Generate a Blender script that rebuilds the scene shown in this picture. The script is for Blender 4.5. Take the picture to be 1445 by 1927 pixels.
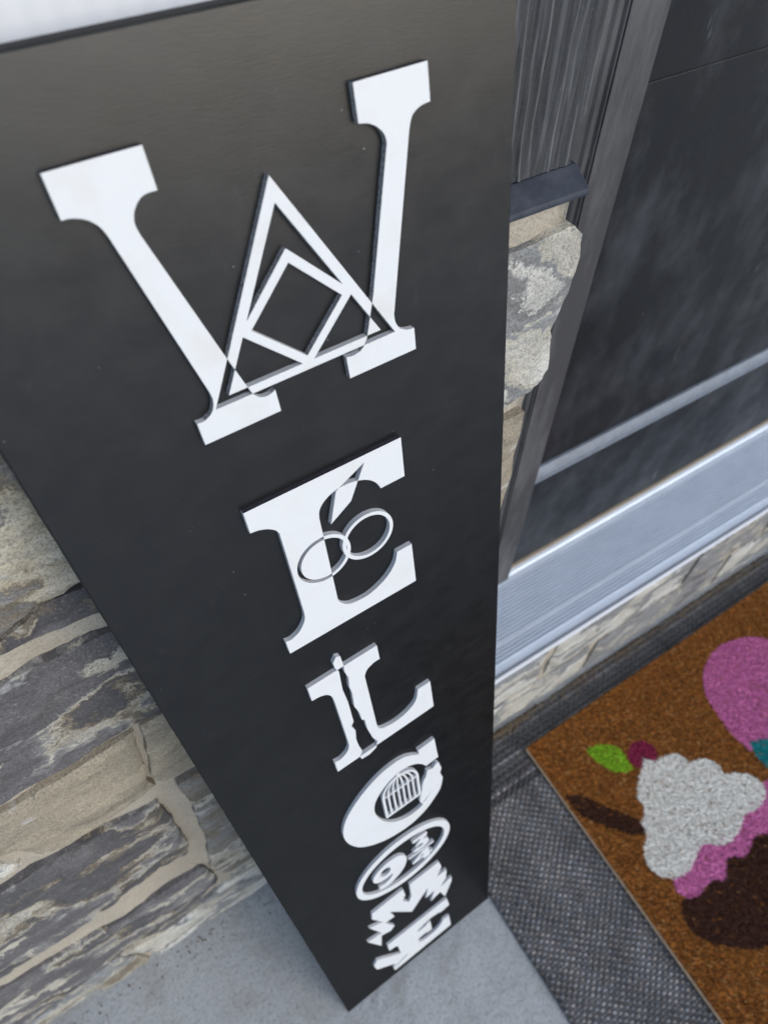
import bpy, math, random
import numpy as np
from mathutils import Vector, Matrix, noise
from mathutils.geometry import delaunay_2d_cdt

sc = bpy.context.scene
for o in list(bpy.data.objects):
    bpy.data.objects.remove(o)
R = math.radians

# ------------------------------------------------------------------ camera
AX = ((0.84626747, -0.4214133, 0.32594815),
      (-0.53272892, -0.67578344, 0.50942776),
      (0.00559073, -0.60475415, -0.79639259))      # rows: world axes; columns: right, down, forward
cd = bpy.data.cameras.new('camera')
cam = bpy.data.objects.new('camera', cd)
sc.collection.objects.link(cam)
cam.matrix_world = Matrix((
    (AX[0][0], -AX[0][1], -AX[0][2], 0.0258564),
    (AX[1][0], -AX[1][1], -AX[1][2], -0.05117028),
    (AX[2][0], -AX[2][1], -AX[2][2], 1.36908395),
    (0, 0, 0, 1)))
cd.sensor_width = 36
cd.lens = 1297.28 / 1927 * 36
cd.clip_start = 0.02
cd.clip_end = 2000
cd.dof.use_dof = True
cd.dof.focus_distance = 0.46
cd.dof.aperture_fstop = 8.0
sc.camera = cam

# ------------------------------------------------------------------ sky, sun, exposure
SUN_EL, SUN_AZ = R(33), R(26)          # azimuth from -Y (street side) towards +X
wd = bpy.data.worlds.new('World')
sc.world = wd
wd.use_nodes = True
nt = wd.node_tree
bg = nt.nodes['Background']
sky = nt.nodes.new('ShaderNodeTexSky')
sky.sky_type = 'NISHITA'
sky.sun_disc = False
sky.sun_elevation = SUN_EL
sky.sun_rotation = math.pi - SUN_AZ
sky.air_density = 1.1
sky.dust_density = 1.6
sky.ozone_density = 2.8
nt.links.new(sky.outputs[0], bg.inputs[0])
bg.inputs[1].default_value = 0.15
sd = bpy.data.lights.new('sun', 'SUN')
sd.energy = 0.5
sd.angle = R(40)
sd.color = (1.0, 0.985, 0.965)
sun = bpy.data.objects.new('sun', sd)
sc.collection.objects.link(sun)
to_sun = Vector((math.sin(SUN_AZ) * math.cos(SUN_EL), -math.cos(SUN_AZ) * math.cos(SUN_EL), math.sin(SUN_EL)))
sun.rotation_euler = to_sun.to_track_quat('Z', 'Y').to_euler()
sun.location = (2, -2, 4)
sc.view_settings.view_transform = 'Standard'
sc.view_settings.look = 'None'
sc.view_settings.gamma = 1
sc.view_settings.exposure = 0.55
sc.render.engine = 'CYCLES'
sc.cycles.use_denoising = True
sc.cycles.max_bounces = 6

# ------------------------------------------------------------------ helpers
def new_mesh(name, verts, faces, mats, parent=None, smooth=False, midx=None, colors=None):
    base = Vector((0, 0, 0))
    if parent is not None and not parent.get('_local'):
        base = parent.location
    me = bpy.data.meshes.new(name)
    me.from_pydata([(v[0] - base[0], v[1] - base[1], v[2] - base[2]) for v in verts], [], faces)
    for m in (mats if isinstance(mats, (list, tuple)) else [mats]):
        me.materials.append(m)
    if midx is not None:
        me.polygons.foreach_set('material_index', midx)
    if smooth:
        me.polygons.foreach_set('use_smooth', [True] * len(me.polygons))
    if colors is not None:
        at = me.color_attributes.new('Col', 'FLOAT_COLOR', 'POINT')
        at.data.foreach_set('color', np.asarray(colors, dtype=np.float32).ravel())
    me.update()
    o = bpy.data.objects.new(name, me)
    sc.collection.objects.link(o)
    if parent is not None:
        o.parent = parent
    return o

def thing(name, label, cat, loc=(0, 0, 0)):
    o = bpy.data.objects.new(name, None)
    sc.collection.objects.link(o)
    o.location = loc
    o.empty_display_size = 0.05
    o['label'] = label
    o['category'] = cat
    return o

def tag(o, label, cat=None, kind=None):
    o['label'] = label
    if cat:
        o['category'] = cat
    if kind:
        o['kind'] = kind
    return o

def box_vf(x0, x1, y0, y1, z0, z1, b=0.0):
    """box, chamfered by b along its long edges when b > 0"""
    if b <= 0:
        v = [(x, y, z) for x in (x0, x1) for y in (y0, y1) for z in (z0, z1)]
        f = [(0, 1, 3, 2), (4, 6, 7, 5), (0, 4, 5, 1), (2, 3, 7, 6), (0, 2, 6, 4), (1, 5, 7, 3)]
        return v, f
    import bmesh
    bm = bmesh.new()
    r = bmesh.ops.create_cube(bm, size=1)
    for w in r['verts']:
        w.co = Vector((x0 + (w.co.x + .5) * (x1 - x0), y0 + (w.co.y + .5) * (y1 - y0), z0 + (w.co.z + .5) * (z1 - z0)))
    bmesh.ops.bevel(bm, geom=list(bm.edges), offset=b, segments=2, profile=0.5, affect='EDGES')
    bm.verts.index_update()
    v = [tuple(q.co) for q in bm.verts]
    f = [[q.index for q in fc.verts] for fc in bm.faces]
    bm.free()
    return v, f

def box(name, x0, x1, y0, y1, z0, z1, m, parent=None, b=0.0):
    v, f = box_vf(x0, x1, y0, y1, z0, z1, b)
    return new_mesh(name, v, f, m, parent)

def extrude_profile(name, prof, x0, x1, m, parent=None, closed=True, smooth=False):
    """profile of (y, z) points swept along X"""
    n = len(prof)
    v = [(x0, y, z) for y, z in prof] + [(x1, y, z) for y, z in prof]
    f = [(i, (i + 1) % n, n + (i + 1) % n, n + i) for i in range(n if closed else n - 1)]
    if closed:
        f += [tuple(range(n - 1, -1, -1)), tuple(range(n, 2 * n))]
    return new_mesh(name, v, f, m, parent, smooth)

# ---- node material builder
class Mat:
    def __init__(s, name):
        s.m = bpy.data.materials.new(name)
        s.m.use_nodes = True
        s.t = s.m.node_tree
        s.b = s.t.nodes['Principled BSDF']
        s._co = None
    def n(s, typ, **kw):
        nd = s.t.nodes.new(typ)
        for k, v in kw.items():
            setattr(nd, k, v)
        return nd
    def link(s, a, b):
        s.t.links.new(a, b)
    def put(s, sock, v):
        if hasattr(v, 'is_linked') or hasattr(v, 'node'):
            s.link(v, sock)
        else:
            sock.default_value = v
    def coord(s, scale=(1, 1, 1), loc=(0, 0, 0), rot=(0, 0, 0)):
        if s._co is None:
            s._co = s.n('ShaderNodeTexCoord').outputs['Object']
        mp = s.n('ShaderNodeMapping')
        s.link(s._co, mp.inputs[0])
        mp.inputs['Location'].default_value = loc
        mp.inputs['Rotation'].default_value = rot
        mp.inputs['Scale'].default_value = scale
        return mp.outputs[0]
    def noise(s, co, scale=5, detail=4, rough=0.5, dist=0.0, col=False):
        nd = s.n('ShaderNodeTexNoise')
        s.link(co, nd.inputs['Vector'])
        nd.inputs['Scale'].default_value = scale
        nd.inputs['Detail'].default_value = detail
        nd.inputs['Roughness'].default_value = rough
        nd.inputs['Distortion'].default_value = dist
        return nd.outputs['Color' if col else 'Fac']
    def vor(s, co, scale=5, feature='F1', out='Distance'):
        nd = s.n('ShaderNodeTexVoronoi', feature=feature)
        s.link(co, nd.inputs['Vector'])
        nd.inputs['Scale'].default_value = scale
        return nd.outputs[out]
    def ramp(s, fac, stops, interp='LINEAR'):
        nd = s.n('ShaderNodeValToRGB')
        cr = nd.color_ramp
        cr.interpolation = interp
        while len(cr.elements) > 1:
            cr.elements.remove(cr.elements[-1])
        for i, (p, c) in enumerate(stops):
            e = cr.elements[0] if i == 0 else cr.elements.new(p)
            e.position = p
            c = (c, c, c) if isinstance(c, (int, float)) else c
            e.color = (c[0], c[1], c[2], 1)
        s.link(fac, nd.inputs[0])
        return nd.outputs[0]
    def mix(s, fac, a, b, mode='MIX'):
        nd = s.n('ShaderNodeMix', data_type='RGBA', blend_type=mode)
        s.put(nd.inputs[0], fac)
        for sock, v in ((nd.inputs[6], a), (nd.inputs[7], b)):
            if isinstance(v, (tuple, list)):
                v = (v[0], v[1], v[2], 1)
            s.put(sock, v)
        return nd.outputs[2]
    def math(s, op, a, b=0.5):
        nd = s.n('ShaderNodeMath', operation=op)
        s.put(nd.inputs[0], a)
        s.put(nd.inputs[1], b)
        return nd.outputs[0]
    def vadd(s, a, b, k):
        sub = s.n('ShaderNodeVectorMath', operation='MULTIPLY_ADD')
        s.link(b, sub.inputs[0])
        sub.inputs[1].default_value = (k, k, k)
        s.link(a, sub.inputs[2])
        return sub.outputs[0]
    def bump(s, h, strength=0.3, dist=0.002, prev=None):
        nd = s.n('ShaderNodeBump')
        nd.inputs['Strength'].default_value = strength
        nd.inputs['Distance'].default_value = dist
        s.link(h, nd.inputs['Height'])
        if prev is not None:
            s.link(prev, nd.inputs['Normal'])
        return nd.outputs[0]
    def set(s, color=None, rough=None, normal=None, metal=None, spec=None):
        if color is not None:
            if isinstance(color, (tuple, list)):
                color = (color[0], color[1], color[2], 1)
            s.put(s.b.inputs['Base Color'], color)
        if rough is not None:
            s.put(s.b.inputs['Roughness'], rough)
        if normal is not None:
            s.link(normal, s.b.inputs['Normal'])
        if metal is not None:
            s.put(s.b.inputs['Metallic'], metal)
        if spec is not None:
            s.put(s.b.inputs['Specular IOR Level'], spec)
        return s.m

def mat_board():
    k = Mat('black_painted_plywood')
    c = k.coord()
    grain = k.noise(k.coord((150, 1, 1200)), 1.0, 5, 0.65)
    blot = k.noise(k.coord((14, 1, 20)), 1.0, 5, 0.65)
    base = k.ramp(blot, [(0.3, (0.0025, 0.0027, 0.003)), (0.7, (0.0045, 0.0048, 0.0052))])
    dust = k.vor(k.coord((1, 0.01, 1)), 95.0)
    dm = k.ramp(dust, [(0.0, 1.0), (0.03, 0.8), (0.045, 0.0)])
    gate = k.ramp(k.noise(k.coord((1, 1, 1), (3, 0, 5)), 26.0, 2), [(0.48, 0.0), (0.60, 1.0)])
    dm = k.mix(1.0, dm, gate, 'MULTIPLY')
    scuff = k.ramp(k.noise(k.coord((60, 1, 25), (9, 0, 2), (0, R(25), 0)), 1.0, 6, 0.7), [(0.62, 0.0), (0.80, 0.25)])
    base = k.mix(scuff, base, (0.09, 0.09, 0.10))
    col = k.mix(dm, base, (0.26, 0.26, 0.25))
    rg = k.ramp(k.noise(k.coord((40, 1, 60)), 1.0, 6, 0.7), [(0.3, 0.29), (0.7, 0.41)])
    b1 = k.bump(grain, 0.09, 0.0006)
    b2 = k.bump(k.noise(c, 22, 3), 0.12, 0.0015, b1)
    # matt paint: diffuse black with an even, broad sheen
    df = k.n('ShaderNodeBsdfDiffuse')
    k.link(col, df.inputs['Color'])
    k.link(b2, df.inputs['Normal'])
    gl = k.n('ShaderNodeBsdfGlossy')
    gl.inputs['Color'].default_value = (1, 1, 1, 1)
    k.link(rg, gl.inputs['Roughness'])
    k.link(b2, gl.inputs['Normal'])
    mx = k.n('ShaderNodeMixShader')
    k.link(k.ramp(k.noise(k.coord((11, 1, 17), (4, 0, 1)), 1.0, 7, 0.7), [(0.32, 0.063), (0.68, 0.073)]), mx.inputs[0])
    k.link(df.outputs[0], mx.inputs[1])
    k.link(gl.outputs[0], mx.inputs[2])
    k.link(mx.outputs[0], k.t.nodes['Material Output'].inputs['Surface'])
    k.t.nodes.remove(k.b)
    return k.m

def mat_white(name, dirt=0.0):
    k = Mat(name)
    c = k.coord()
    d = k.ramp(k.noise(c, 34, 5, 0.6), [(0.5, 0.0), (0.85, 0.4 + dirt)])
    col = k.mix(d, (0.76, 0.77, 0.77), (0.66, 0.62, 0.55))
    bv = k.n('ShaderNodeBevel', samples=4)
    bv.inputs['Radius'].default_value = 0.0006
    b = k.bump(k.noise(c, 420, 4, 0.6), 0.12, 0.0006, bv.outputs[0])
    return k.set(col, 0.42, b)

def mat_cut(name, lo, hi, amt):
    k = Mat(name)
    c = k.coord()
    f = k.ramp(k.noise(c, 900, 4, 0.75), [(amt - 0.12, lo), (amt + 0.12, hi)])
    b = k.bump(k.noise(c, 1200, 3), 0.6, 0.0008)
    return k.set(f, 0.75, b)

def mat_mortar():
    k = Mat('sandy_mortar')
    c = k.coord()
    f = k.noise(c, 9, 4, 0.6)
    g = k.noise(c, 420, 4, 0.7)
    a = k.ramp(f, [(0.3, (0.42, 0.365, 0.285)), (0.7, (0.54, 0.49, 0.40))])
    col = k.mix(k.ramp(g, [(0.35, 0.5), (0.55, 0.0)]), a, (0.25, 0.19, 0.13))
    b = k.bump(g, 0.8, 0.0016)
    return k.set(col, 0.95, k.bump(k.noise(c, 60, 4), 0.6, 0.004, b))

def mat_stone(seed, kind):
    k = Mat('ledge_stone_' + kind)
    rr = random.Random(seed * 17 + 3)
    off = (rr.uniform(-9, 9), rr.uniform(-9, 9), rr.uniform(-9, 9))
    tilt = rr.uniform(-0.25, 0.35)
    c = k.coord((1, 1, 1), off, (0, tilt, 0))
    w1 = k.noise(c, 7, 3, 0.55, col=True)
    w2 = k.noise(c, 34, 7, 0.74, col=True)
    cc = k.vadd(k.vadd(c, w1, 0.10), w2, 0.055)
    mp = k.n('ShaderNodeMapping')
    k.link(cc, mp.inputs[0])
    mp.inputs['Scale'].default_value = (3.4, 3, 8.5)
    f = k.noise(mp.outputs[0], 1.0, 7, 0.58)
    DK, DP, MG, BG, CR, WH, TN = (0.088, 0.086, 0.090), (0.138, 0.130, 0.132), (0.25, 0.245, 0.235), (0.26, 0.27, 0.27), (0.53, 0.495, 0.405), (0.64, 0.63, 0.58), (0.34, 0.295, 0.22)
    BR = (0.21, 0.17, 0.115)
    if kind == 'dark':
        st = [(0.0, CR), (0.33, CR), (0.345, MG), (0.40, DP), (0.46, DK), (0.475, BR), (0.49, CR), (0.505, MG), (0.53, DP), (0.60, DP), (0.612, CR), (0.65, CR), (0.662, MG)]
    elif kind == 'swirl':
        st = [(0.0, DP), (0.37, DP), (0.385, CR), (0.43, (0.46, 0.41, 0.30)), (0.445, BR), (0.48, MG), (0.52, BR), (0.555, MG), (0.57, CR), (0.62, (0.42, 0.38, 0.29)), (0.635, DP), (0.70, DK)]
    elif kind == 'tan':
        st = [(0.0, (0.22, 0.18, 0.125)), (0.4, TN), (0.6, (0.40, 0.345, 0.25)), (0.75, (0.30, 0.25, 0.17))]
    elif kind == 'pale':
        st = [(0.0, MG), (0.36, BG), (0.405, BG), (0.42, WH), (0.50, CR), (0.515, BG), (0.56, MG), (0.575, WH), (0.68, CR)]
    else:
        st = [(0.0, DP), (0.37, DP), (0.385, BG), (0.44, MG), (0.455, CR), (0.475, MG), (0.55, BG), (0.565, CR), (0.62, BR), (0.66, MG)]
    a = k.ramp(f, st)
    bed = k.n('ShaderNodeMapping')
    k.link(cc, bed.inputs[0])
    bed.inputs['Scale'].default_value = (9, 9, 95)
    a = k.mix(1.0, a, k.ramp(k.noise(bed.outputs[0], 1.0, 6, 0.7), [(0.32, 0.66), (0.5, 1.0), (0.68, 1.32)]), 'MULTIPLY')
    # mineral speckle and small pale lichen spots
    g = k.noise(c, 520, 3, 0.7)
    a = k.mix(k.ramp(g, [(0.40, 0.42), (0.52, 0.0)]), a, (0.05, 0.047, 0.045))
    a = k.mix(k.ramp(g, [(0.60, 0.0), (0.72, 0.35)]), a, (0.62, 0.60, 0.54))
    sp = k.noise(k.coord((14, 10, 34), (off[1], off[2], off[0])), 1.0, 5, 0.6)
    a = k.mix(k.ramp(sp, [(0.64, 0.0), (0.69, 0.7)]), a, (0.55, 0.55, 0.53))
    b = k.bump(f, 0.7, 0.006)
    b = k.bump(k.noise(k.coord((40, 40, 110), off), 1.0, 6, 0.65), 0.6, 0.004, b)
    b = k.bump(g, 0.5, 0.0012, b)
    return k.set(a, 0.78, b, spec=0.4)

def mat_concrete():
    k = Mat('grey_concrete')
    c = k.coord()
    big = k.noise(c, 3.2, 5, 0.6)
    fine = k.noise(c, 190, 5, 0.75)
    col = k.ramp(big, [(0.3, (0.39, 0.405, 0.405)), (0.7, (0.48, 0.50, 0.50))])
    col = k.mix(k.ramp(fine, [(0.36, 0.55), (0.5, 0.0)]), col, (0.15, 0.145, 0.14))
    col = k.mix(k.ramp(fine, [(0.56, 0.0), (0.68, 0.5)]), col, (0.46, 0.47, 0.47))
    st = k.ramp(k.noise(c, 17, 5, 0.65), [(0.50, 0.0), (0.74, 0.5)])
    col = k.mix(st, col, (0.25, 0.225, 0.19))
    b = k.bump(fine, 0.6, 0.0025)
    b = k.bump(k.noise(c, 60, 4), 0.5, 0.004, b)
    return k.set(col, 0.9, b)

def mat_simple(name, col, rough=0.6, n1=None, metal=0.0, nscale=40, bump=0.0):
    k = Mat(name)
    c = k.coord()
    cc = col
    if n1:
        cc = k.ramp(k.noise(c, nscale, 5, 0.65), [(0.3, col), (0.72, n1)])
    nm = k.bump(k.noise(c, nscale * 6, 4, 0.6), bump, 0.001) if bump else None
    return k.set(cc, rough, nm, metal)

def mat_dusty_black(name, base, dust, amt=0.5, rough=0.45, streak=(6, 6, 3)):
    k = Mat(name)
    c = k.coord()
    s1 = k.ramp(k.noise(k.coord(streak, (2, 1, 4), (0, R(28), 0)), 1.0, 8, 0.70), [(0.45, 0.0), (0.72, amt)])
    s2 = k.ramp(k.noise(c, 700, 3, 0.7), [(0.60, 0.0), (0.75, 0.35)])
    col = k.mix(s1, base, dust)
    col = k.mix(s2, col, dust)
    sc2 = k.ramp(k.noise(k.coord((70, 1, 16), (0, 3, 7), (0, R(-38), 0)), 1.0, 3, 0.5), [(0.68, 0.0), (0.74, 0.35)])
    col = k.mix(sc2, col, (0.28, 0.29, 0.31))
    k.b.inputs['Specular IOR Level'].default_value = 0.3
    rg = k.ramp(k.noise(c, 30, 5), [(0.3, rough - 0.06), (0.7, rough + 0.12)])
    b = k.bump(k.noise(c, 500, 3), 0.15, 0.0008)
    return k.set(col, rg, b)

def mat_attr(name, rough=0.9, nscale=500, amp=0.35):
    k = Mat(name)
    a = k.n('ShaderNodeAttribute', attribute_name='Col')
    v = k.ramp(k.noise(k.coord(), nscale, 3, 0.7), [(0.3, 1.0 - amp), (0.7, 1.0 + amp * 0.6)])
    col = k.mix(1.0, a.outputs['Color'], v, 'MULTIPLY')
    return k.set(col, rough, spec=0.25)

# ------------------------------------------------------------------ 2D shapes in the sign's face (mm) -> raised cut-outs
def smooth_path(pts):
    n = len(pts)
    out = []
    for i in range(n):
        a, b = pts[i], pts[(i + 1) % n]
        out.append((a[0], a[1]))
        sa, sb = len(a) > 2, len(b) > 2
        if sa or sb:
            p0 = pts[i - 1] if sa else a
            p3 = pts[(i + 2) % n] if sb else b
            for t in (0.2, 0.4, 0.6, 0.8):
                q = []
                for d in (0, 1):
                    q.append(0.5 * (2 * a[d] + (b[d] - p0[d]) * t + (2 * p0[d] - 5 * a[d] + 4 * b[d] - p3[d]) * t * t + (3 * a[d] - p0[d] - 3 * b[d] + p3[d]) * t ** 3))
                out.append(tuple(q))
    return out

def ellipse(cx, cy, rx, ry, n=56):
    return [(cx + rx * math.cos(2 * math.pi * i / n), cy + ry * math.sin(2 * math.pi * i / n)) for i in range(n)]

def inside(poly, x, y):
    r = False
    j = len(poly) - 1
    for i in range(len(poly)):
        xi, yi = poly[i]
        xj, yj = poly[j]
        if (yi > y) != (yj > y) and x < (xj - xi) * (y - yi) / (yj - yi) + xi:
            r = not r
        j = i
    return r

def cutout(name, polys, rule, thick, mats, parent, edge_mat=None, lift=0.0, yfun=None):
    """polys: closed outlines in mm; rule(list of bools) -> keep; a flat piece raised off the board by thick (m)"""
    vs, es = [], []
    for p in polys:
        s = len(vs)
        vs += [Vector(q) for q in p]
        es += [(s + i, s + (i + 1) % len(p)) for i in range(len(p))]
    ov, oe, of = delaunay_2d_cdt(vs, es, [], 0, 1e-4)[:3]
    keep = []
    for f in of:
        cx = sum(ov[i][0] for i in f) / 3
        cy = sum(ov[i][1] for i in f) / 3
        a, b, c = (ov[i] for i in f)
        area = abs((b[0] - a[0]) * (c[1] - a[1]) - (c[0] - a[0]) * (b[1] - a[1])) / 2
        if area > 1e-5 and rule([inside(p, cx, cy) for p in polys]):
            if (b[0] - a[0]) * (c[1] - a[1]) - (c[0] - a[0]) * (b[1] - a[1]) < 0:
                f = (f[0], f[2], f[1])
            keep.append(tuple(f))
    used = {}
    V, F, MI = [], [], []
    def vid(i, top):
        key = (i, top)
        if key not in used:
            used[key] = len(V)
            V.append(((24.2 + (ov[i][0] - 24.2) * 1.0076) / 1000, -lift - (thick if top else 0.0), (1338 + (ov[i][1] - 1338) * 1.0076) / 1000))
        return used[key]
    cnt = {}
    for f in keep:
        F.append((vid(f[0], 1), vid(f[1], 1), vid(f[2], 1)))
        MI.append(0)
        for q in range(3):
            e = (f[q], f[(q + 1) % 3])
            k = (min(e), max(e))
            cnt.setdefault(k, []).append(e)
    for k, l in cnt.items():
        if len(l) == 1:
            a, b = l[0]
            F.append((vid(a, 1), vid(a, 0), vid(b, 0), vid(b, 1)))
            mi = 1
            if edge_mat is not None:
                mi = edge_mat(ov[a], ov[b])
            MI.append(mi)
    return new_mesh(name, V, F, mats, parent, midx=MI)

# ------------------------------------------------------------------ the setting
M_conc = mat_concrete()
slab_v, slab_f = box_vf(-3.5, 4.5, -1.4, 0.459, -0.16, 0.0)
o = new_mesh('porch_floor', slab_v, slab_f, M_conc)
tag(o, 'grey concrete porch floor below the sign', kind='structure')
gm = Mat('lawn_and_drive')
gc = gm.ramp(gm.noise(gm.coord(), 0.2, 5), [(0.30, (0.10, 0.13, 0.05)), (0.36, (0.50, 0.49, 0.47))])
gm.set(gc, 0.95)
o = new_mesh('ground', [(-600, -600, -.165), (600, -600, -.165), (600, 600, -.165), (-600, 600, -.165)], [(0, 1, 2, 3)], gm.m)
tag(o, 'flat ground beyond the porch', kind='structure')
M_soffit = mat_simple('soffit_white', (0.6, 0.6, 0.58), 0.6)
o = box('porch_ceiling', -3.5, 4.5, -0.8, 6.0, 2.75, 2.9, M_soffit)  # out of view; front edge set by how much skylight it holds back
tag(o, 'unseen porch ceiling and roof slab over the doorway, sized for its shade', kind='structure')
o = box('house_body', -3.5, 4.5, 0.46, 6.0, -0.16, 2.749, M_soffit)
tag(o, 'body of the house behind the door wall', kind='structure')

# ---- stone veneer wall
YW = 0.2385          # nominal face of the stones
wall = thing('stone_wall', 'stone veneer wall of grey, cream and tan ledge stones behind the black sign', 'wall', (-0.3, 0.26, 0))
M_mortar = mat_mortar()

def mortar_sheet(name, x0, x1, z0, z1, y, parent, step=0.012, edge=None):
    nx, nz = int((x1 - x0) / step) + 1, int((z1 - z0) / step) + 1
    v, f = [], []
    for j in range(nz + 1):
        for i in range(nx + 1):
            x, z = x0 + (x1 - x0) * i / nx, z0 + (z1 - z0) * j / nz
            v.append((x, y + 0.004 * noise.fractal((x * 18, 1.7, z * 18), 1.0, 2.0, 3) + 0.0012 * noise.noise((x * 160, 0, z * 160)), z))
    for j in range(nz):
        for i in range(nx):
            a = j * (nx + 1) + i
            f.append((a, a + 1, a + nx + 2, a + nx + 1))
    # closed sides
    s = len(v)
    v += [(x0, y + 0.06, z0), (x1, y + 0.06, z0), (x1, y + 0.06, z1), (x0, y + 0.06, z1)]
    f.append(tuple(j * (nx + 1) + nx for j in range(nz + 1)) + (s + 2, s + 1))
    return new_mesh(name, v, f, M_mortar, parent, smooth=True)

mortar_sheet('mortar_bed', -1.25, 0.352, 0.0, 1.142, YW + 0.0045, wall, 0.010)

def stone(outline, seed, kind, parent, y0=YW, proud=0.006, step=0.009, rough=1.0, jag=0.0025):
    """irregular split-faced stone: outline in (x, z) metres, face relief towards -Y"""
    rr = random.Random(seed)
    # roughen the outline
    P = []
    n = len(outline)
    for i in range(n):
        a, b = Vector(outline[i]), Vector(outline[(i + 1) % n])
        L = (b - a).length
        m = max(1, int(L / step))
        nr = Vector((b.y - a.y, a.x - b.x)) / max(L, 1e-6)
        for q in range(m):
            p = a.lerp(b, q / m)
            w = jag * (noise.fractal((p.x * 45 + seed, p.y * 45, seed * 1.3), 1.0, 2.0, 3))
            P.append(p + nr * w)
    xs, zs = [p.x for p in P], [p.y for p in P]
    pts = [Vector(p) for p in P]
    edges = [(i, (i + 1) % len(P)) for i in range(len(P))]
    pl = [(p.x, p.y) for p in P]
    x = min(xs) + step * .5
    segs = np.array([(P[i].x, P[i].y) for i in range(len(P))])
    inner = []
    while x < max(xs):
        z = min(zs) + step * .5
        while z < max(zs):
            q = (x + rr.uniform(-.25, .25) * step, z + rr.uniform(-.25, .25) * step)
            if inside(pl, *q):
                d = math.sqrt(np.min((segs[:, 0] - q[0]) ** 2 + (segs[:, 1] - q[1]) ** 2))
                if d > step * .55:
                    pts.append(Vector(q))
            z += step
        x += step
    ov, oe, of = delaunay_2d_cdt(pts, edges, [], 1, 1e-6)[:3]
    V, D = [], []
    ca, sa = math.cos(rr.uniform(-.2, .3)), math.sin(rr.uniform(-.2, .3))
    for v in ov:
        d = math.sqrt(np.min((segs[:, 0] - v[0]) ** 2 + (segs[:, 1] - v[1]) ** 2))
        e = min(1.0, d / 0.010)
        h = proud * (0.35 + 0.65 * math.sqrt(max(0.0, 1 - (1 - e) ** 2)))
        u, w = v[0] * ca + v[1] * sa, -v[0] * sa + v[1] * ca
        lay = noise.fractal((u * 12 + seed, seed * .7, w * 42), 1.0, 2.0, 4)
        lay2 = noise.fractal((u * 40, seed * 2.1, w * 90), 1.0, 2.0, 3)
        q3 = lay * 2.6
        fl = math.floor(q3)
        ter = (fl + min(1.0, max(0.0, (q3 - fl - 0.38) / 0.24))) / 2.6      # split layers with steep little risers
        h += rough * (0.0036 * ter * min(1, d / .006) + 0.0011 * lay2)
        V.append((v[0], y0 - h, v[1]))
    F = []
    for f in of:
        a, b, c = (ov[i] for i in f[:3])
        if (b[0] - a[0]) * (c[1] - a[1]) - (c[0] - a[0]) * (b[1] - a[1]) < 0:
            f = f[::-1]
        F.append(tuple(f))
    cnt = {}
    for f in F:
        for q in range(len(f)):
            e = (f[q], f[(q + 1) % len(f)])
            cnt.setdefault((min(e), max(e)), []).append(e)
    back = {}
    for k, l in list(cnt.items()):
        if len(l) == 1:
            a, b = l[0]
            for i in (a, b):
                if i not in back:
                    back[i] = len(V)
                    V.append((V[i][0], y0 + 0.022, V[i][2]))
            F.append((a, back[a], back[b], b))
    o = new_mesh('stone', V, F, mat_stone(seed, kind), parent)
    o.data.polygons.foreach_set('use_smooth', [True] * len(o.data.polygons))
    o.data.set_sharp_from_angle(angle=R(38))
    return o

def mm(l):
    return [(a / 1000, b / 1000) for a, b in l]

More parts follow.
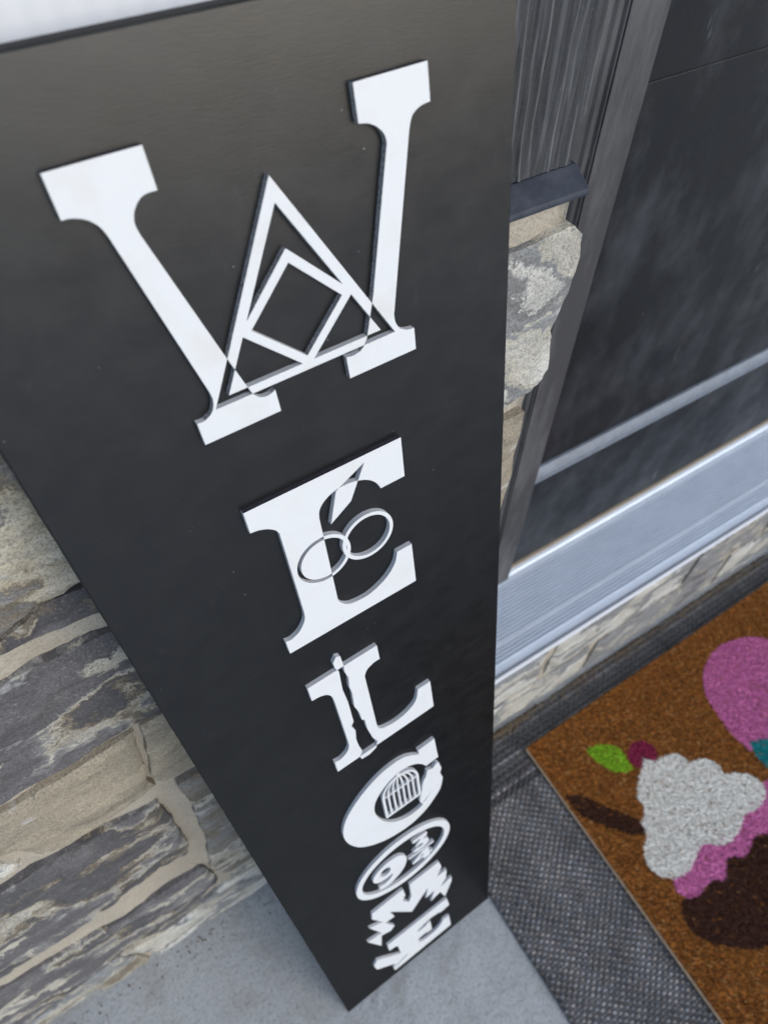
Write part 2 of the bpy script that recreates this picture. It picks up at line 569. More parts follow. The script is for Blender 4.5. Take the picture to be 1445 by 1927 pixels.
WALL_STONES = [
    ('swirl', [(-420, 1132), (-160, 1138), (-30, 1132), (20, 1128), (16, 1010), (-14, 1002), (-40, 1000), (-70, 985), (-100, 972), (-300, 965), (-430, 968)]),
    ('dark', [(20, 1003), (22, 966), (-11, 966), (-60, 969), (-92, 968), (-68, 980), (-38, 997), (-12, 997)]),
    ('dark', [(-340, 935), (-88, 940), (-10, 938), (60, 936), (58, 800), (-13, 795), (-60, 793), (-154, 786), (-345, 788)]),
    ('tan', [(-370, 770), (-161, 767), (-93, 774), (-42, 786), (-44, 770), (-52, 723), (-60, 672), (-57, 655), (-117, 640), (-157, 638), (-174, 652), (-180, 690), (-200, 700), (-375, 702)]),
    ('tan', [(-36, 788), (40, 792), (44, 656), (-10, 652), (-51, 656), (-54, 672), (-46, 723), (-38, 765)]),
    ('pale', [(-380, 690), (-205, 690), (-190, 652), (-230, 636), (-380, 640)]),
    ('dark', [(-400, 618), (-227, 613), (-172, 618), (-67, 610), (-69, 529), (-74, 430), (-82, 405), (-117, 416), (-152, 401), (-221, 377), (-283, 378), (-405, 372)]),
    ('swirl', [(-41, 626), (60, 630), (60, 168), (-19, 163), (-62, 186), (-76, 275), (-54, 423), (-43, 540)]),
    ('dark', [(-460, 340), (-350, 325), (-299, 317), (-208, 303), (-86, 312), (-80, 300), (-79, 213), (-168, 122), (-215, 164), (-253, 158), (-327, 130), (-405, 108), (-470, 100)]),
    ('pale', [(-250, 138), (-170, 112), (-78, 160), (-20, 150), (40, 140), (42, 14), (-25, 10), (-125, 14), (-226, 12), (-232, 81)]),
    ('grey', [(-480, 88), (-400, 92), (-327, 118), (-258, 138), (-242, 80), (-240, 12), (-484, 10)]),
    # on the far left
    ('grey', [(-760, 1132), (-440, 1130), (-442, 970), (-765, 968)]),
    ('dark', [(-700, 935), (-358, 936), (-362, 790), (-705, 786)]),
    ('pale', [(-800, 768), (-392, 770), (-398, 640), (-800, 642)]),
    ('swirl', [(-720, 620), (-418, 620), (-424, 375), (-724, 378)]),
    ('tan', [(-820, 352), (-482, 346), (-490, 108), (-818, 104)]),
    ('dark', [(-840, 92), (-500, 90), (-500, 10), (-840, 10)]),
    ('swirl', [(-1240, 1132), (-780, 1130), (-782, 970), (-1240, 968)]),
    ('tan', [(-1240, 935), (-722, 936), (-724, 790), (-1240, 786)]),
    ('dark', [(-1240, 768), (-818, 770), (-818, 642), (-1240, 642)]),
    ('grey', [(-1240, 620), (-740, 620), (-744, 375), (-1240, 378)]),
    ('pale', [(-1240, 352), (-838, 350), (-840, 108), (-1240, 106)]),
    ('swirl', [(-1240, 92), (-858, 90), (-858, 10), (-1240, 10)]),
    # behind and right of the sign
    ('pale', [(170, 1120), (356, 1124), (365, 1116), (369, 1098), (366, 1082), (363, 1067), (358, 1040), (360, 1033), (364, 1000), (352, 982), (300, 976), (172, 980)]),
    ('grey', [(34, 1126), (160, 1124), (160, 984), (30, 990)]),
    ('tan', [(74, 958), (348, 962), (349, 880), (344, 806), (72, 802)]),
    ('dark', [(56, 784), (348, 786), (346, 660), (58, 658)]),
    ('pale', [(76, 636), (345, 640), (348, 420), (74, 414)]),
    ('tan', [(74, 396), (348, 400), (346, 170), (76, 172)]),
    ('grey', [(56, 150), (350, 152), (348, 12), (56, 12)]),
]
for i, (kd, ol) in enumerate(WALL_STONES):
    near = i < 11 or i == 23
    ol = mm(ol)
    ar = sum(ol[j][0] * ol[(j + 1) % len(ol)][1] - ol[(j + 1) % len(ol)][0] * ol[j][1] for j in range(len(ol)))
    if ar < 0:
        ol = ol[::-1]
    stone(ol, 11 + i * 7, kd, wall, step=0.0052 if near else 0.025, rough=(0.45 if i == 23 else 1.0) if kd != 'tan' else 0.6, proud=0.003 if i == 23 else 0.006)

# sloped slate cap over the stones
M_slate = mat_dusty_black('slate_cap', (0.035, 0.042, 0.058), (0.12, 0.135, 0.16), 0.6, 0.5, (20, 20, 20))
cap = extrude_profile('sill_cap', [(0.2385, 1.1468), (0.2385, 1.1432), (0.2400, 1.1424), (0.30, 1.1424), (0.30, 1.161), (0.2545, 1.1565)], -1.25, 0.3635, M_slate, wall)
bv = cap.modifiers.new('bevel', 'BEVEL')
bv.width = 0.0012
bv.segments = 2

# ---- white siding above the stones
k = Mat('white_siding')
wv = k.n('ShaderNodeTexWave', wave_type='BANDS', bands_direction='X')
k.link(k.coord(), wv.inputs[0])
wv.inputs['Scale'].default_value = 30
wv.inputs['Distortion'].default_value = 0.4
k.set((0.80, 0.81, 0.82), 0.5, k.bump(wv.outputs['Fac'], 0.12, 0.002))
M_siding = k.m
sid = thing('house_siding', 'white finely ribbed siding showing above the top edge of the sign', 'siding', (-0.4, 0.27, 1.157))
x = -1.25
j = 0
while x < 0.24:
    x1 = min(x + 0.30, 0.243)
    box('siding_board', x + 0.0015, x1 - 0.0015, 0.257, 0.28, 1.157, 2.75, M_siding, sid, 0.0015)
    x += 0.30
box('backing', -1.25, 0.355, 0.2805, 0.30, 1.157, 2.75, M_siding, sid)

# ---- rough-sawn trim board beside the door frame
k = Mat('weathered_black_wood')
at_ = k.n('ShaderNodeAttribute', attribute_name='Col')
g1 = k.noise(k.coord((320, 60, 14), (0, 0, 0), (0, 0.02, 0)), 1.0, 6, 0.68, 0.4)
g2 = k.noise(k.coord((30, 20, 7)), 1.0, 6, 0.7)
g3 = k.noise(k.coord(), 900, 3, 0.7)
col = k.ramp(g1, [(0.30, (0.018, 0.019, 0.021)), (0.55, (0.048, 0.050, 0.054)), (0.75, (0.11, 0.115, 0.12))])
col = k.mix(k.ramp(g2, [(0.52, 0.0), (0.72, 0.5)]), col, (0.15, 0.155, 0.165))
col = k.mix(at_.outputs['Fac'], col, (0.34, 0.34, 0.34))
col = k.mix(k.ramp(g3, [(0.60, 0.0), (0.72, 0.4)]), col, (0.22, 0.22, 0.22))
k.set(col, 0.8, k.bump(g1, 0.5, 0.0012))
M_wood = k.m
tx0, tx1, tz0, tz1 = 0.2455, 0.3635, 1.1575, 2.74
nx = 230
vc = []
zs = [tz0 + 0.003 * i for i in range(70)] + [tz0 + 0.21 + (tz1 - tz0 - 0.21) * i / 30 for i in range(1, 31)]
v, f = [], []
def groove(x, z):
    w = x + 0.012 * (z - tz0) + 0.005 * noise.noise((x * 12, z * 7, 2)) + 0.0022 * noise.noise((x * 60, z * 30, 5))
    w += 0.006 * noise.noise((x * 45, 3.3, z * 2.0))
    ph = w / 0.0078
    fr = abs((ph % 1.0) - 0.5) * 2
    amp = 0.45 + 0.95 * noise.noise((math.floor(ph) * 3.7, z * 11, 1))
    ridge = max(0.0, 1 - fr * 5.5) * max(0.0, min(1.0, amp + 0.3 * noise.noise((x * 90, 7, z * 60))))
    vc.append((ridge * 0.9, ridge * 0.9, ridge * 0.9, 1))
    return 0.0013 * ridge + 0.0010 * noise.fractal((x * 200, 0, z * 26), 1.0, 2.0, 4)
for z in zs:
    for i in range(nx + 1):
        x = tx0 + (tx1 - tx0) * i / nx
        e = min(1.0, (tx1 - x) / 0.006)
        yy = 0.2545 - groove(x, z) + 0.004 * (1 - math.sqrt(1 - (1 - e) ** 2))
        # torn lower corner
        tear = max(0.0, 1 - math.hypot((x - tx1) / 0.007, (z - tz0 - .006) / 0.012))
        yy += 0.010 * tear
        v.append((x - 0.004 * tear, yy, z + (0.006 * tear)))
for j in range(len(zs) - 1):
    for i in range(nx):
        a = j * (nx + 1) + i
        f.append((a, a + 1, a + nx + 2, a + nx + 1))
s = len(v)
nz = len(zs)
for j in range(nz):
    v.append((tx1, 0.279, zs[j]))
for j in range(nz - 1):
    f.append((j * (nx + 1) + nx, s + j, s + j + 1, (j + 1) * (nx + 1) + nx))
vc += [(0, 0, 0, 1)] * (len(v) - len(vc))
o = new_mesh('trim_board', v, f, M_wood, smooth=True, colors=vc)
tag(o, 'rough grained black wooden trim board standing on the slate cap beside the door frame', 'trim')

# ---- door frame
M_frame = mat_dusty_black('dusty_black_frame', (0.058, 0.057, 0.060), (0.19, 0.19, 0.195), 0.6, 0.6, (25, 25, 5))
fr = thing('door_frame', 'dusty charcoal door frame between the stone wall and the dark door', 'door frame', (0.48, 0.40, 0.297))
def vprofile(name, prof, z0, z1, m, parent):
    n = len(prof)
    v = [(x, y, z0) for x, y in prof] + [(x, y, z1) for x, y in prof]
    f = [(i, (i + 1) % n, n + (i + 1) % n, n + i) for i in range(n)] + [tuple(range(n - 1, -1, -1)), tuple(range(n, 2 * n))]
    o = new_mesh(name, v, f, m, parent)
    b = o.modifiers.new('bevel', 'BEVEL')
    b.width = 0.001
    b.segments = 2
    return o
vprofile('side_jamb', [(0.5285, 0.3845), (0.5735, 0.3845), (0.5735, 0.44), (0.5285, 0.44)], 0.2985, 2.6, M_frame, fr)
vprofile('stop_moulding', [(0.4395, 0.3935), (0.5165, 0.3925), (0.5195, 0.3895), (0.5225, 0.3890), (0.5245, 0.3895), (0.5265, 0.3860), (0.5282, 0.3860), (0.5282, 0.43), (0.4395, 0.43)], 0.2985, 2.6, M_frame, fr)
vprofile('outer_casing', [(0.3725, 0.396), (0.439, 0.396), (0.439, 0.44), (0.3725, 0.44)], 0.2985, 2.6, M_frame, fr)
vprofile('outer_casing', [(0.366, 0.29), (0.372, 0.29), (0.372, 0.4015), (0.366, 0.4015)], 0.2985, 2.6, M_frame, fr)

# ---- door
M_door = mat_dusty_black('dusty_black_door', (0.009, 0.010, 0.012), (0.085, 0.09, 0.10), 0.5, 0.42, (11, 9, 6))
M_rail = mat_simple('grey_blue_rail', (0.21, 0.24, 0.285), 0.5, (0.15, 0.17, 0.20), 0.0, 60)
M_tan = mat_simple('tan_weatherstrip', (0.36, 0.30, 0.22), 0.7, (0.26, 0.22, 0.17), 0, 90, 0.2)
dr = thing('front_door', 'dusty black door with a pale horizontal rail low down and scuff marks', 'door', (1.03, 0.42, 0.304))
box('lower_panel', 0.575, 1.49, 0.4005, 0.44, 0.311, 0.556, M_door, dr, 0.002)
box('middle_panel', 0.575, 1.49, 0.402, 0.44, 0.5835, 1.108, M_door, dr, 0.0008)
box('upper_panel', 0.575, 1.49, 0.4035, 0.44, 1.1000, 2.5, M_door, dr, 0.0)
extrude_profile('cross_rail', [(0.4005, 0.5565), (0.391, 0.5575), (0.389, 0.561), (0.389, 0.5735), (0.393, 0.5765), (0.3985, 0.583), (0.44, 0.583), (0.44, 0.5565)], 0.5745, 1.49, M_rail, dr)
box('bottom_sweep', 0.5745, 1.49, 0.3965, 0.439, 0.3025, 0.3105, M_tan, dr, 0.001)

# ---- aluminium threshold
k = Mat('brushed_aluminium_sky_tint')
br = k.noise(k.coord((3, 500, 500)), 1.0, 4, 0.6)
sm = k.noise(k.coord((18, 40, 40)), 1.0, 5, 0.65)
col = k.ramp(sm, [(0.3, (0.74, 0.81, 0.90)), (0.7, (0.65, 0.72, 0.81))])  # blue of the reflected sky is put into the metal's base colour
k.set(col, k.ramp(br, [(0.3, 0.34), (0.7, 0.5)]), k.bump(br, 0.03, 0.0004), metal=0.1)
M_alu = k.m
th = thing('door_threshold', 'ribbed silver aluminium threshold below the black door', 'threshold', (1.0, 0.32, 0.28))
prof = [(0.4385, 0.290), (0.2475, 0.2845), (0.2475, 0.2905), (0.262, 0.2925)]
y = 0.262
z = 0.2925
segs_ = []
while y < 0.386:
    smoothband = 0.284 < y < 0.291 or y > 0.378
    if smoothband:
        segs_ += [(y, z + 0.0015), (y + 0.006, z + 0.0016)]
    else:
        segs_ += [(y, z - 0.0022), (y + 0.0005, z + 0.0020), (y + 0.0034, z + 0.0020), (y + 0.0039, z - 0.0022)]
    y += 0.0062
    z += 0.00014
prof += segs_ + [(0.389, 0.297), (0.392, 0.3005), (0.396, 0.3015), (0.4385, 0.3015)]
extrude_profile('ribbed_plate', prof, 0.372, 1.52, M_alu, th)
k = Mat('bright_aluminium_lip')
k.set((0.78, 0.80, 0.83), 0.35, metal=0.2)
extrude_profile('front_lip', [(0.2470, 0.2840), (0.2435, 0.2845), (0.2395, 0.2880), (0.2385, 0.2915), (0.2400, 0.2945), (0.2430, 0.2955), (0.2470, 0.2935)], 0.372, 1.52, k.m, th)

# ---- stone riser under the threshold
st = thing('door_step', 'pale stone riser of long grey and cream stones under the metal threshold', 'step', (0.9, 0.26, 0))
mortar_sheet('mortar_bed', 0.353, 1.53, 0.0, 0.2835, 0.2485, st, 0.02)
RISER = [('pale', 380, 700, 12, 128), ('grey', 716, 1090, 12, 134), ('pale', 1106, 1500, 12, 126),
         ('pale', 366, 560, 146, 280), ('pale', 576, 930, 148, 280), ('grey', 946, 1180, 148, 280), ('pale', 1196, 1520, 144, 280)]
for i, (kd, a, b, c, d) in enumerate(RISER):
    stone(mm([(a, c + 3), (b - 4, c), (b, d - 4), ((a + b) / 2, d), (a + 5, d - 2)]), 301 + i * 5, kd, st, y0=0.2465, step=0.014, proud=0.006, rough=0.7)

# ------------------------------------------------------------------ the sign
M_board = mat_board()
M_white = mat_white('white_letter_paint')
M_white_w = mat_white('white_letter_paint_worn', 0.25)
M_cut_l = mat_cut('painted_cut_edge', (0.48, 0.49, 0.51), (0.66, 0.67, 0.69), 0.42)
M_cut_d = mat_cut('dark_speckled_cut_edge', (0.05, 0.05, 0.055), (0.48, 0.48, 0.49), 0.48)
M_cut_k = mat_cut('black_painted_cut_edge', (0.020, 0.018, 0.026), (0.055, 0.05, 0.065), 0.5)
SX = Vector((0.99945165, 0.03311195, 0.0))
SU = Vector((-0.00589528, 0.17794339, 0.98402307))
SN = SX.cross(SU)
sign = thing('welcome_sign', 'tall black wooden sign with raised white letters spelling WELCOME leaning on the wall', 'sign')
sign['_local'] = 1
sign.matrix_world = Matrix(((SX.x, -SN.x, SU.x, 0), (SX.y, -SN.y, SU.y, 0), (SX.z, -SN.z, SU.z, 0.0005), (0, 0, 0, 1)))
# board: front face gridded and minutely wavy, eased edges
bw, bh, bt = 0.2890, 1.3003, 0.0125
nx, nz = 58, 260
v, f = [], []
e = 0.0012
for j in range(nz + 1):
    for i in range(nx + 1):
        x, z = e + (bw - 2 * e) * i / nx, e + (bh - 2 * e) * j / nz
        v.append((x, 0.00012 * noise.noise((x * 30, 3, z * 18)), z))
for j in range(nz):
    for i in range(nx):
        a = j * (nx + 1) + i
        f.append((a, a + 1, a + nx + 2, a + nx + 1))
def rim(i):
    x, y, z = v[i]
    X = 0.0 if x < e + 1e-6 else (bw if x > bw - e - 1e-6 else x)
    Z = 0.0 if z < e + 1e-6 else (bh if z > bh - e - 1e-6 else z)
    return X, Z
loop = [i for i in range(nx + 1)] + [j * (nx + 1) + nx for j in range(1, nz + 1)] + [nz * (nx + 1) + i for i in range(nx - 1, -1, -1)] + [j * (nx + 1) for j in range(nz - 1, 0, -1)]
s1 = len(v)
rnd = random.Random(5)
for i in loop:
    X, Z = rim(i)
    ch = 0.0006 * max(0, noise.noise((X * 3, 8, Z * 90)))
    if X == 0.0:
        X += ch
    elif X == bw:
        X -= ch
    v.append((X, e, Z))
s2 = len(v)
for i in loop:
    X, Z = rim(i)
    v.append((X, bt, Z + (0.0024 if Z == 0 else 0)))
n = len(loop)
for q in range(n):
    r_ = (q + 1) % n
    f.append((loop[r_], loop[q], s1 + q, s1 + r_))
    f.append((s1 + r_, s1 + q, s2 + q, s2 + r_))
f.append(tuple(s2 + q for q in range(n)))
bo = new_mesh('board', v, f, M_board, sign, smooth=True)
bo.data.set_sharp_from_angle(angle=R(30))

T = 0.0038
S_ = 's'
WL = [(60.5, 1264.2), (98.9, 1264.4), (99.4, 1247.8), (93.0, 1247.3, S_), (88.4, 1243.3, S_), (86.7, 1238.6, S_), (87.3, 1233.8), (107.4, 1167.8), (115.0, 1144.2), (118.5, 1140.7, S_), (122.9, 1139.9, S_), (127.2, 1141.4), (127.6, 1127.9), (84.0, 1127.6), (83.5, 1141.2), (87.7, 1141.1, S_), (92.3, 1143.9, S_), (94.6, 1149.2, S_), (94.3, 1154.8), (75.2, 1236.6), (73.3, 1241.3, S_), (69.7, 1244.9, S_), (64.9, 1246.9, S_), (60.9, 1247.2)]
WR = [(192.8, 1266.0), (231.8, 1266.6), (232.4, 1250.5), (226.9, 1249.8, S_), (222.1, 1247.0, S_), (219.9, 1241.7), (202.6, 1154.9), (203.2, 1150.2, S_), (205.7, 1145.8, S_), (209.8, 1143.3, S_), (214.9, 1142.4), (215.1, 1129.0), (170.8, 1128.8), (170.3, 1142.2), (174.5, 1141.6, S_), (179.0, 1142.4, S_), (181.8, 1144.4), (184.3, 1148.1), (191.1, 1170.3), (207.2, 1239.3), (206.1, 1243.1, S_), (203.0, 1246.5, S_), (198.7, 1248.9, S_), (193.4, 1250.1)]
TRI = [(147.0, 1241.0), (202.2, 1145.0), (94.6, 1144.4)]
TRI2 = [(147.3, 1229.5), (193.4, 1149.6), (103.0, 1149.0)]
DIA = [(148.0, 1209.0), (179.8, 1177.0), (148.5, 1146.0), (116.0, 1177.0)]
DIA2 = [(148.0, 1202.2), (173.2, 1177.0), (148.5, 1152.6), (122.6, 1177.0)]
def w_rule(b):
    stem = b[0] or b[1]
    tri = b[2] and not b[3]
    dia = b[4] and not b[5]
    return stem != (tri or (dia and b[2]))
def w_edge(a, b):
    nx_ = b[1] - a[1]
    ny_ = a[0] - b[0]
    # outward normal (nx_, ny_): the sides facing left get the darker speckled colour
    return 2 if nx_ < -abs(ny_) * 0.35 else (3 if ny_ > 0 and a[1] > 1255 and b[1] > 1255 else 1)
o = cutout('letter', [smooth_path(WL), smooth_path(WR), TRI, TRI2, DIA, DIA2], w_rule, T, [M_white_w, M_cut_l, M_cut_d, M_cut_k], sign, w_edge)
o['label'] = 'large white slab serif letter W with an open triangle for its middle'

E1 = [(91.2, 1074.4), (199.3, 1073.2), (199.3, 1041.2), (180.7, 1041.3), (178.8, 1046.0, S_), (175.3, 1050.7, S_), (170.6, 1054.3, S_), (163.0, 1057.3, S_), (154.2, 1058.4, S_), (146.2, 1056.9, S_), (140.1, 1053.4, S_), (136.3, 1048.4, S_), (135.2, 1042.4), (135.4, 960.9), (140.0, 953.8, S_), (147.2, 950.0, S_), (160.4, 949.6, S_), (174.4, 955.6, S_), (183.8, 965.8, S_), (186.9, 976.2), (199.6, 976.3), (200.3, 934.8), (91.5, 935.6), (91.1, 950.0), (95.4, 949.2, S_), (101.8, 952.0, S_), (106.5, 957.4, S_), (108.8, 962.6, S_), (109.4, 968.6), (108.2, 1047.0), (106.2, 1051.0, S_), (102.1, 1054.6, S_), (96.8, 1057.0, S_), (91.4, 1057.9)]
KITE = [(171.5, 1068.0), (158.5, 1043.5), (142.0, 1033.0), (149.5, 1057.0)]
RA, RA2 = ellipse(132.5, 1007, 20, 19.5), ellipse(132.5, 1007, 17.2, 16.7)
RB, RB2 = ellipse(166.5, 1006.5, 20, 19.5), ellipse(166.5, 1006.5, 17.2, 16.7)
def e_rule(b):
    ring = (b[2] and not b[3]) or (b[4] and not b[5])
    return b[0] != (ring or b[1])
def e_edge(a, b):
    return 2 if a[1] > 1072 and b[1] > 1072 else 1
o = cutout('letter', [smooth_path(E1), KITE, RA, RA2, RB, RB2], e_rule, T, [M_white, M_cut_l, M_cut_k], sign, e_edge)
o['label'] = 'white letter E with two linked rings cut across its middle'

L1 = [(95.6, 885.4), (158.7, 886.5), (159.2, 867.4), (152.9, 867.0, S_), (146.4, 863.3, S_), (143.4, 857.0), (145.3, 774.5), (147.7, 766.8, S_), (153.4, 763.2, S_), (164.3, 761.5, S_), (177.2, 764.6, S_), (187.6, 773.5, S_), (191.1, 789.4), (204.9, 789.3), (206.4, 744.4), (99.0, 742.0), (98.6, 760.2), (104.6, 759.4, S_), (111.2, 763.1, S_), (115.0, 770.1, S_), (115.5, 780.0), (113.4, 846.2), (112.3, 856.9, S_), (108.8, 863.2, S_), (102.6, 866.5, S_), (96.0, 867.0)]
LC = [(120.7, 889.2), (120.2, 897.0), (123.4, 902.1), (127.0, 900.4), (127.9, 889.0), (127.4, 878.5), (129.6, 867.8), (128.3, 855.9), (129.5, 845.8), (128.7, 824.3), (131.4, 813.8), (132.6, 798.3), (134.9, 796.4), (135.7, 778.4), (139.2, 758.4), (142.5, 749.5), (140.3, 739.3), (132.1, 735.5), (123.9, 736.2), (122.7, 742.0), (126.3, 749.8), (124.2, 761.8), (123.3, 774.4), (124.6, 789.1), (121.9, 798.7), (124.8, 804.0), (124.3, 836.7), (122.4, 857.4), (123.2, 882.7)]
o = cutout('letter', [smooth_path(L1), LC], lambda b: b[0] != b[1], T, [M_white, M_cut_l], sign)
o['label'] = 'white letter L split by a jagged stick-shaped slit'

C1 = [(183.2, 682.1), (203.9, 683.3), (206.6, 640.4), (190.7, 638.7), (186.0, 649.2, S_), (178.8, 658.1, S_), (170.3, 663.6, S_), (160.2, 665.4, S_), (151.1, 663.1, S_), (140.2, 656.1, S_), (129.9, 643.4, S_), (124.3, 628.6, S_), (124.3, 607.8, S_), (131.8, 581.7, S_), (143.5, 563.0, S_), (157.9, 553.0, S_), (172.1, 552.2, S_), (181.0, 556.4), (177.6, 568.1), (179.0, 578.3, S_), (181.9, 590.2, S_), (184.5, 607.4, S_), (189.2, 616.3), (191.3, 627.2), (197.9, 623.7), (203.7, 629.7), (207.0, 626.8), (209.5, 610.9), (207.4, 602.3), (210.2, 587.7), (208.9, 577.9, S_), (205.4, 564.0, S_), (196.7, 551.2, S_), (184.2, 537.8, S_), (163.0, 528.4, S_), (137.4, 531.2, S_), (116.4, 542.3, S_), (99.6, 559.5, S_), (89.5, 580.8, S_), (84.8, 602.9, S_), (85.6, 623.2, S_), (91.8, 642.7, S_), (103.1, 659.5, S_), (117.1, 673.6, S_), (134.4, 684.7, S_), (151.9, 689.3, S_), (167.8, 687.0, S_), (182.6, 674.3), (184.2, 674.7)]
CS = [(194.3, 573.5), (187.5, 566.7), (179.9, 560.7), (185.0, 561.9)]
oc = cutout('letter', [smooth_path(C1), CS], lambda b: b[0] and not b[1], T, [M_white, M_cut_l], sign)
oc['label'] = 'white letter C with a small bird cage hanging inside it'
# bird cage: base rail, sill rail, bars, domed ribs, hanger
cx_, x0, x1, zb, zs_, za = 157.0, 136.0, 179.0, 586.0, 631.0, 659.0
rects = []
def rect(a, b, c, d):
    rects.append([(a, c), (b, c), (b, d), (a, d)])
rect(x0 - 1, x1 + 1, zb - 2, zb + 2.4)
rect(x0, x1, zs_ - 1.2, zs_ + 1.2)
rect(cx_ - 1.6, cx_ + 1.6, za - 2, za + 8)
for i in range(8):
    xx = x0 + (x1 - x0) * i / 7
    hw = 1.5 if i in (0, 7) else 1.1
    rect(xx - hw, xx + hw, zb, zs_)
    k_ = (xx - cx_) / (x1 - cx_)
    arc = []
    for q in range(13):
        t = math.pi / 2 * q / 12
        arc.append((cx_ + (xx - cx_) * math.cos(t), zs_ + (za - zs_) * math.sin(t)))
    L_, R_ = [], []
    for q in range(13):
        p0, p1 = arc[max(0, q - 1)], arc[min(12, q + 1)]
        dx, dz = p1[0] - p0[0], p1[1] - p0[1]
        l_ = math.hypot(dx, dz) or 1
        L_.append((arc[q][0] - dz / l_ * hw * .9, arc[q][1] + dx / l_ * hw * .9))
        R_.append((arc[q][0] + dz / l_ * hw * .9, arc[q][1] - dx / l_ * hw * .9))
    rects.append(L_ + R_[::-1])
cutout('bird_cage', rects, any, T, [M_white, M_cut_l], sign).parent = oc

oo = cutout('letter', [ellipse(145.5, 442, 69.5, 66.5, 72), ellipse(145.0, 442.0, 61.0, 53.0, 72)], lambda b: b[0] and not b[1], T, [M_white, M_cut_l], sign)
oo['label'] = 'white ring letter O framing the number nine and three quarters'
N9 = [(130, 477, S_), (142, 471, S_), (150, 455, S_), (150, 436, S_), (143, 416, S_), (129, 402, S_), (113, 397.5, S_), (103, 403), (104, 414), (113, 412.5, S_), (123, 418, S_), (127.5, 429), (118, 427, S_), (105, 431, S_), (98, 446, S_), (101, 463, S_), (114, 475, S_)]
N9 = [(124 + (p[0] - 124) * 0.92, 438 + (p[1] - 438) * 0.84) + tuple(p[2:]) for p in N9]
N9H = ellipse(118.0, 449, 7.5, 10, 24)
N3 = [(160, 478), (181, 478), (182, 471), (174.5, 463.5), (181, 458.5, S_), (182.5, 450, S_), (177, 442, S_), (164, 440.5, S_), (158, 447), (164, 450.5), (168.5, 447.5, S_), (174, 449.5, S_), (172, 455, S_), (164.5, 456.5), (164.5, 461), (171, 468), (171, 471), (160, 471)]
N4 = [(172, 430), (181, 430), (181, 414.5), (186, 414.5), (186, 409), (181, 409), (181, 402), (172, 402), (172, 409), (155.5, 409), (155.5, 414.5)]
N4H = [(172, 414.5), (172, 422.5), (164.5, 414.5)]
cutout('numeral', [smooth_path(N9), N9H], lambda b: b[0] and not b[1], T, [M_white, M_cut_l], sign).parent = oo
cutout('numeral', [smooth_path(N3)], any, T, [M_white, M_cut_l], sign).parent = oo
cutout('numeral', [N4, N4H], lambda b: b[0] and not b[1], T, [M_white, M_cut_l], sign).parent = oo
cutout('fraction_bar', [[(151, 437.6), (189.5, 436.2), (189.5, 431.6), (151, 433)]], any, T, [M_white, M_cut_l], sign).parent = oo

M1 = [(85.9, 352.5), (134.9, 355.0), (136.5, 329.7), (131.0, 316.3), (139.6, 293.9), (144.7, 309.2), (145.3, 353.5), (193.5, 354.8), (196.9, 331.0), (187.5, 306.0), (204.5, 307.0), (202.5, 278.0), (191.5, 257.0), (212.0, 264.0), (211.4, 247.0), (197.6, 204.3), (190.5, 238.0), (172.9, 230.8), (181.0, 262.0), (166.0, 258.0), (171.4, 291.8), (140.7, 248.2), (109.0, 312.9), (114.2, 281.4), (98.8, 284.4), (110.7, 247.8), (104.3, 238.7), (88.9, 247.4), (84.1, 207.7), (67.9, 264.0), (90.5, 257.2), (76.5, 309.5), (96.7, 294.9), (83.8, 332.7)]
o = cutout('letter', [M1], any, T, [M_white, M_cut_l], sign)
o['label'] = 'white letter M with jagged zigzag legs'
E2 = [(92.2, 189.6), (200.4, 189.2), (203.5, 152.8), (188, 149.1), (181.0, 156.0, S_), (164.0, 159.0, S_), (145.0, 152.0), (142.0, 143.0), (156.0, 141.0), (160.0, 146.5), (167.0, 146.5), (168.0, 104.0), (160.5, 104.0), (156.0, 110.0), (142.0, 108.0), (141.5, 92.0), (150.0, 83.0, S_), (170.0, 82.0, S_), (184.0, 92.0, S_), (189.0, 105.0), (201.5, 104.0), (203.4, 49.6), (91.6, 47.8), (90.5, 70.0), (96.0, 78.0), (84.0, 96.0), (65.7, 121.0), (63.5, 148.0), (70.5, 162.0), (80.0, 150.0), (100.0, 119.0), (108.2, 108.5), (107.2, 151.7), (103.0, 157.0), (92.8, 160.5)]
SL = [(93, 62), (118, 76), (119, 81), (97, 70)]
o = cutout('letter', [smooth_path(E2), SL], lambda b: b[0] and not b[1], T, [M_white, M_cut_l], sign)
o['label'] = 'white bottom letter E with a curled tail on its left'

# ------------------------------------------------------------------ woven rug
RX0, RX1, RY0, RY1, RZ = 0.292, 1.75, -0.75, 0.232, 0.0045
rug = thing('outdoor_rug', 'grey woven outdoor rug with a dark striped border under the brown doormat', 'rug', (1.0, -0.26, 0))
k = Mat('woven_grey_backing')
wv = k.n('ShaderNodeTexChecker')
k.link(k.coord(), wv.inputs[0])
wv.inputs['Scale'].default_value = 150
wv.inputs[1].default_value = (0.06, 0.062, 0.066, 1)
wv.inputs[2].default_value = (0.13, 0.135, 0.14, 1)
k.set(wv.outputs[0], 0.9, k.bump(wv.outputs[1], 0.5, 0.002))
rv, rf = box_vf(RX0, RX1, RY0, RY1, 0.001, RZ, 0.0012)
new_mesh('backing', rv, rf, k.m, rug)
rnd = random.Random(21)
SXP, SYP = 0.0072, 0.0060
V, F, C = [], [], []
def band_tone(x, y):
    """woven colour bands of the rug border"""
    d = RY1 - y
    e_ = x - RX0
    if d < 0.090:
        q = d / 0.090
        return 0.62 if q < .25 else (0.34 if q < .55 else (0.85 if q < .7 else 0.45))
    if d < 0.098:
        return 1.25
    if d < 0.106:
        return 0.35
    if e_ < 0.010:
        return 0.6
    return 1.0
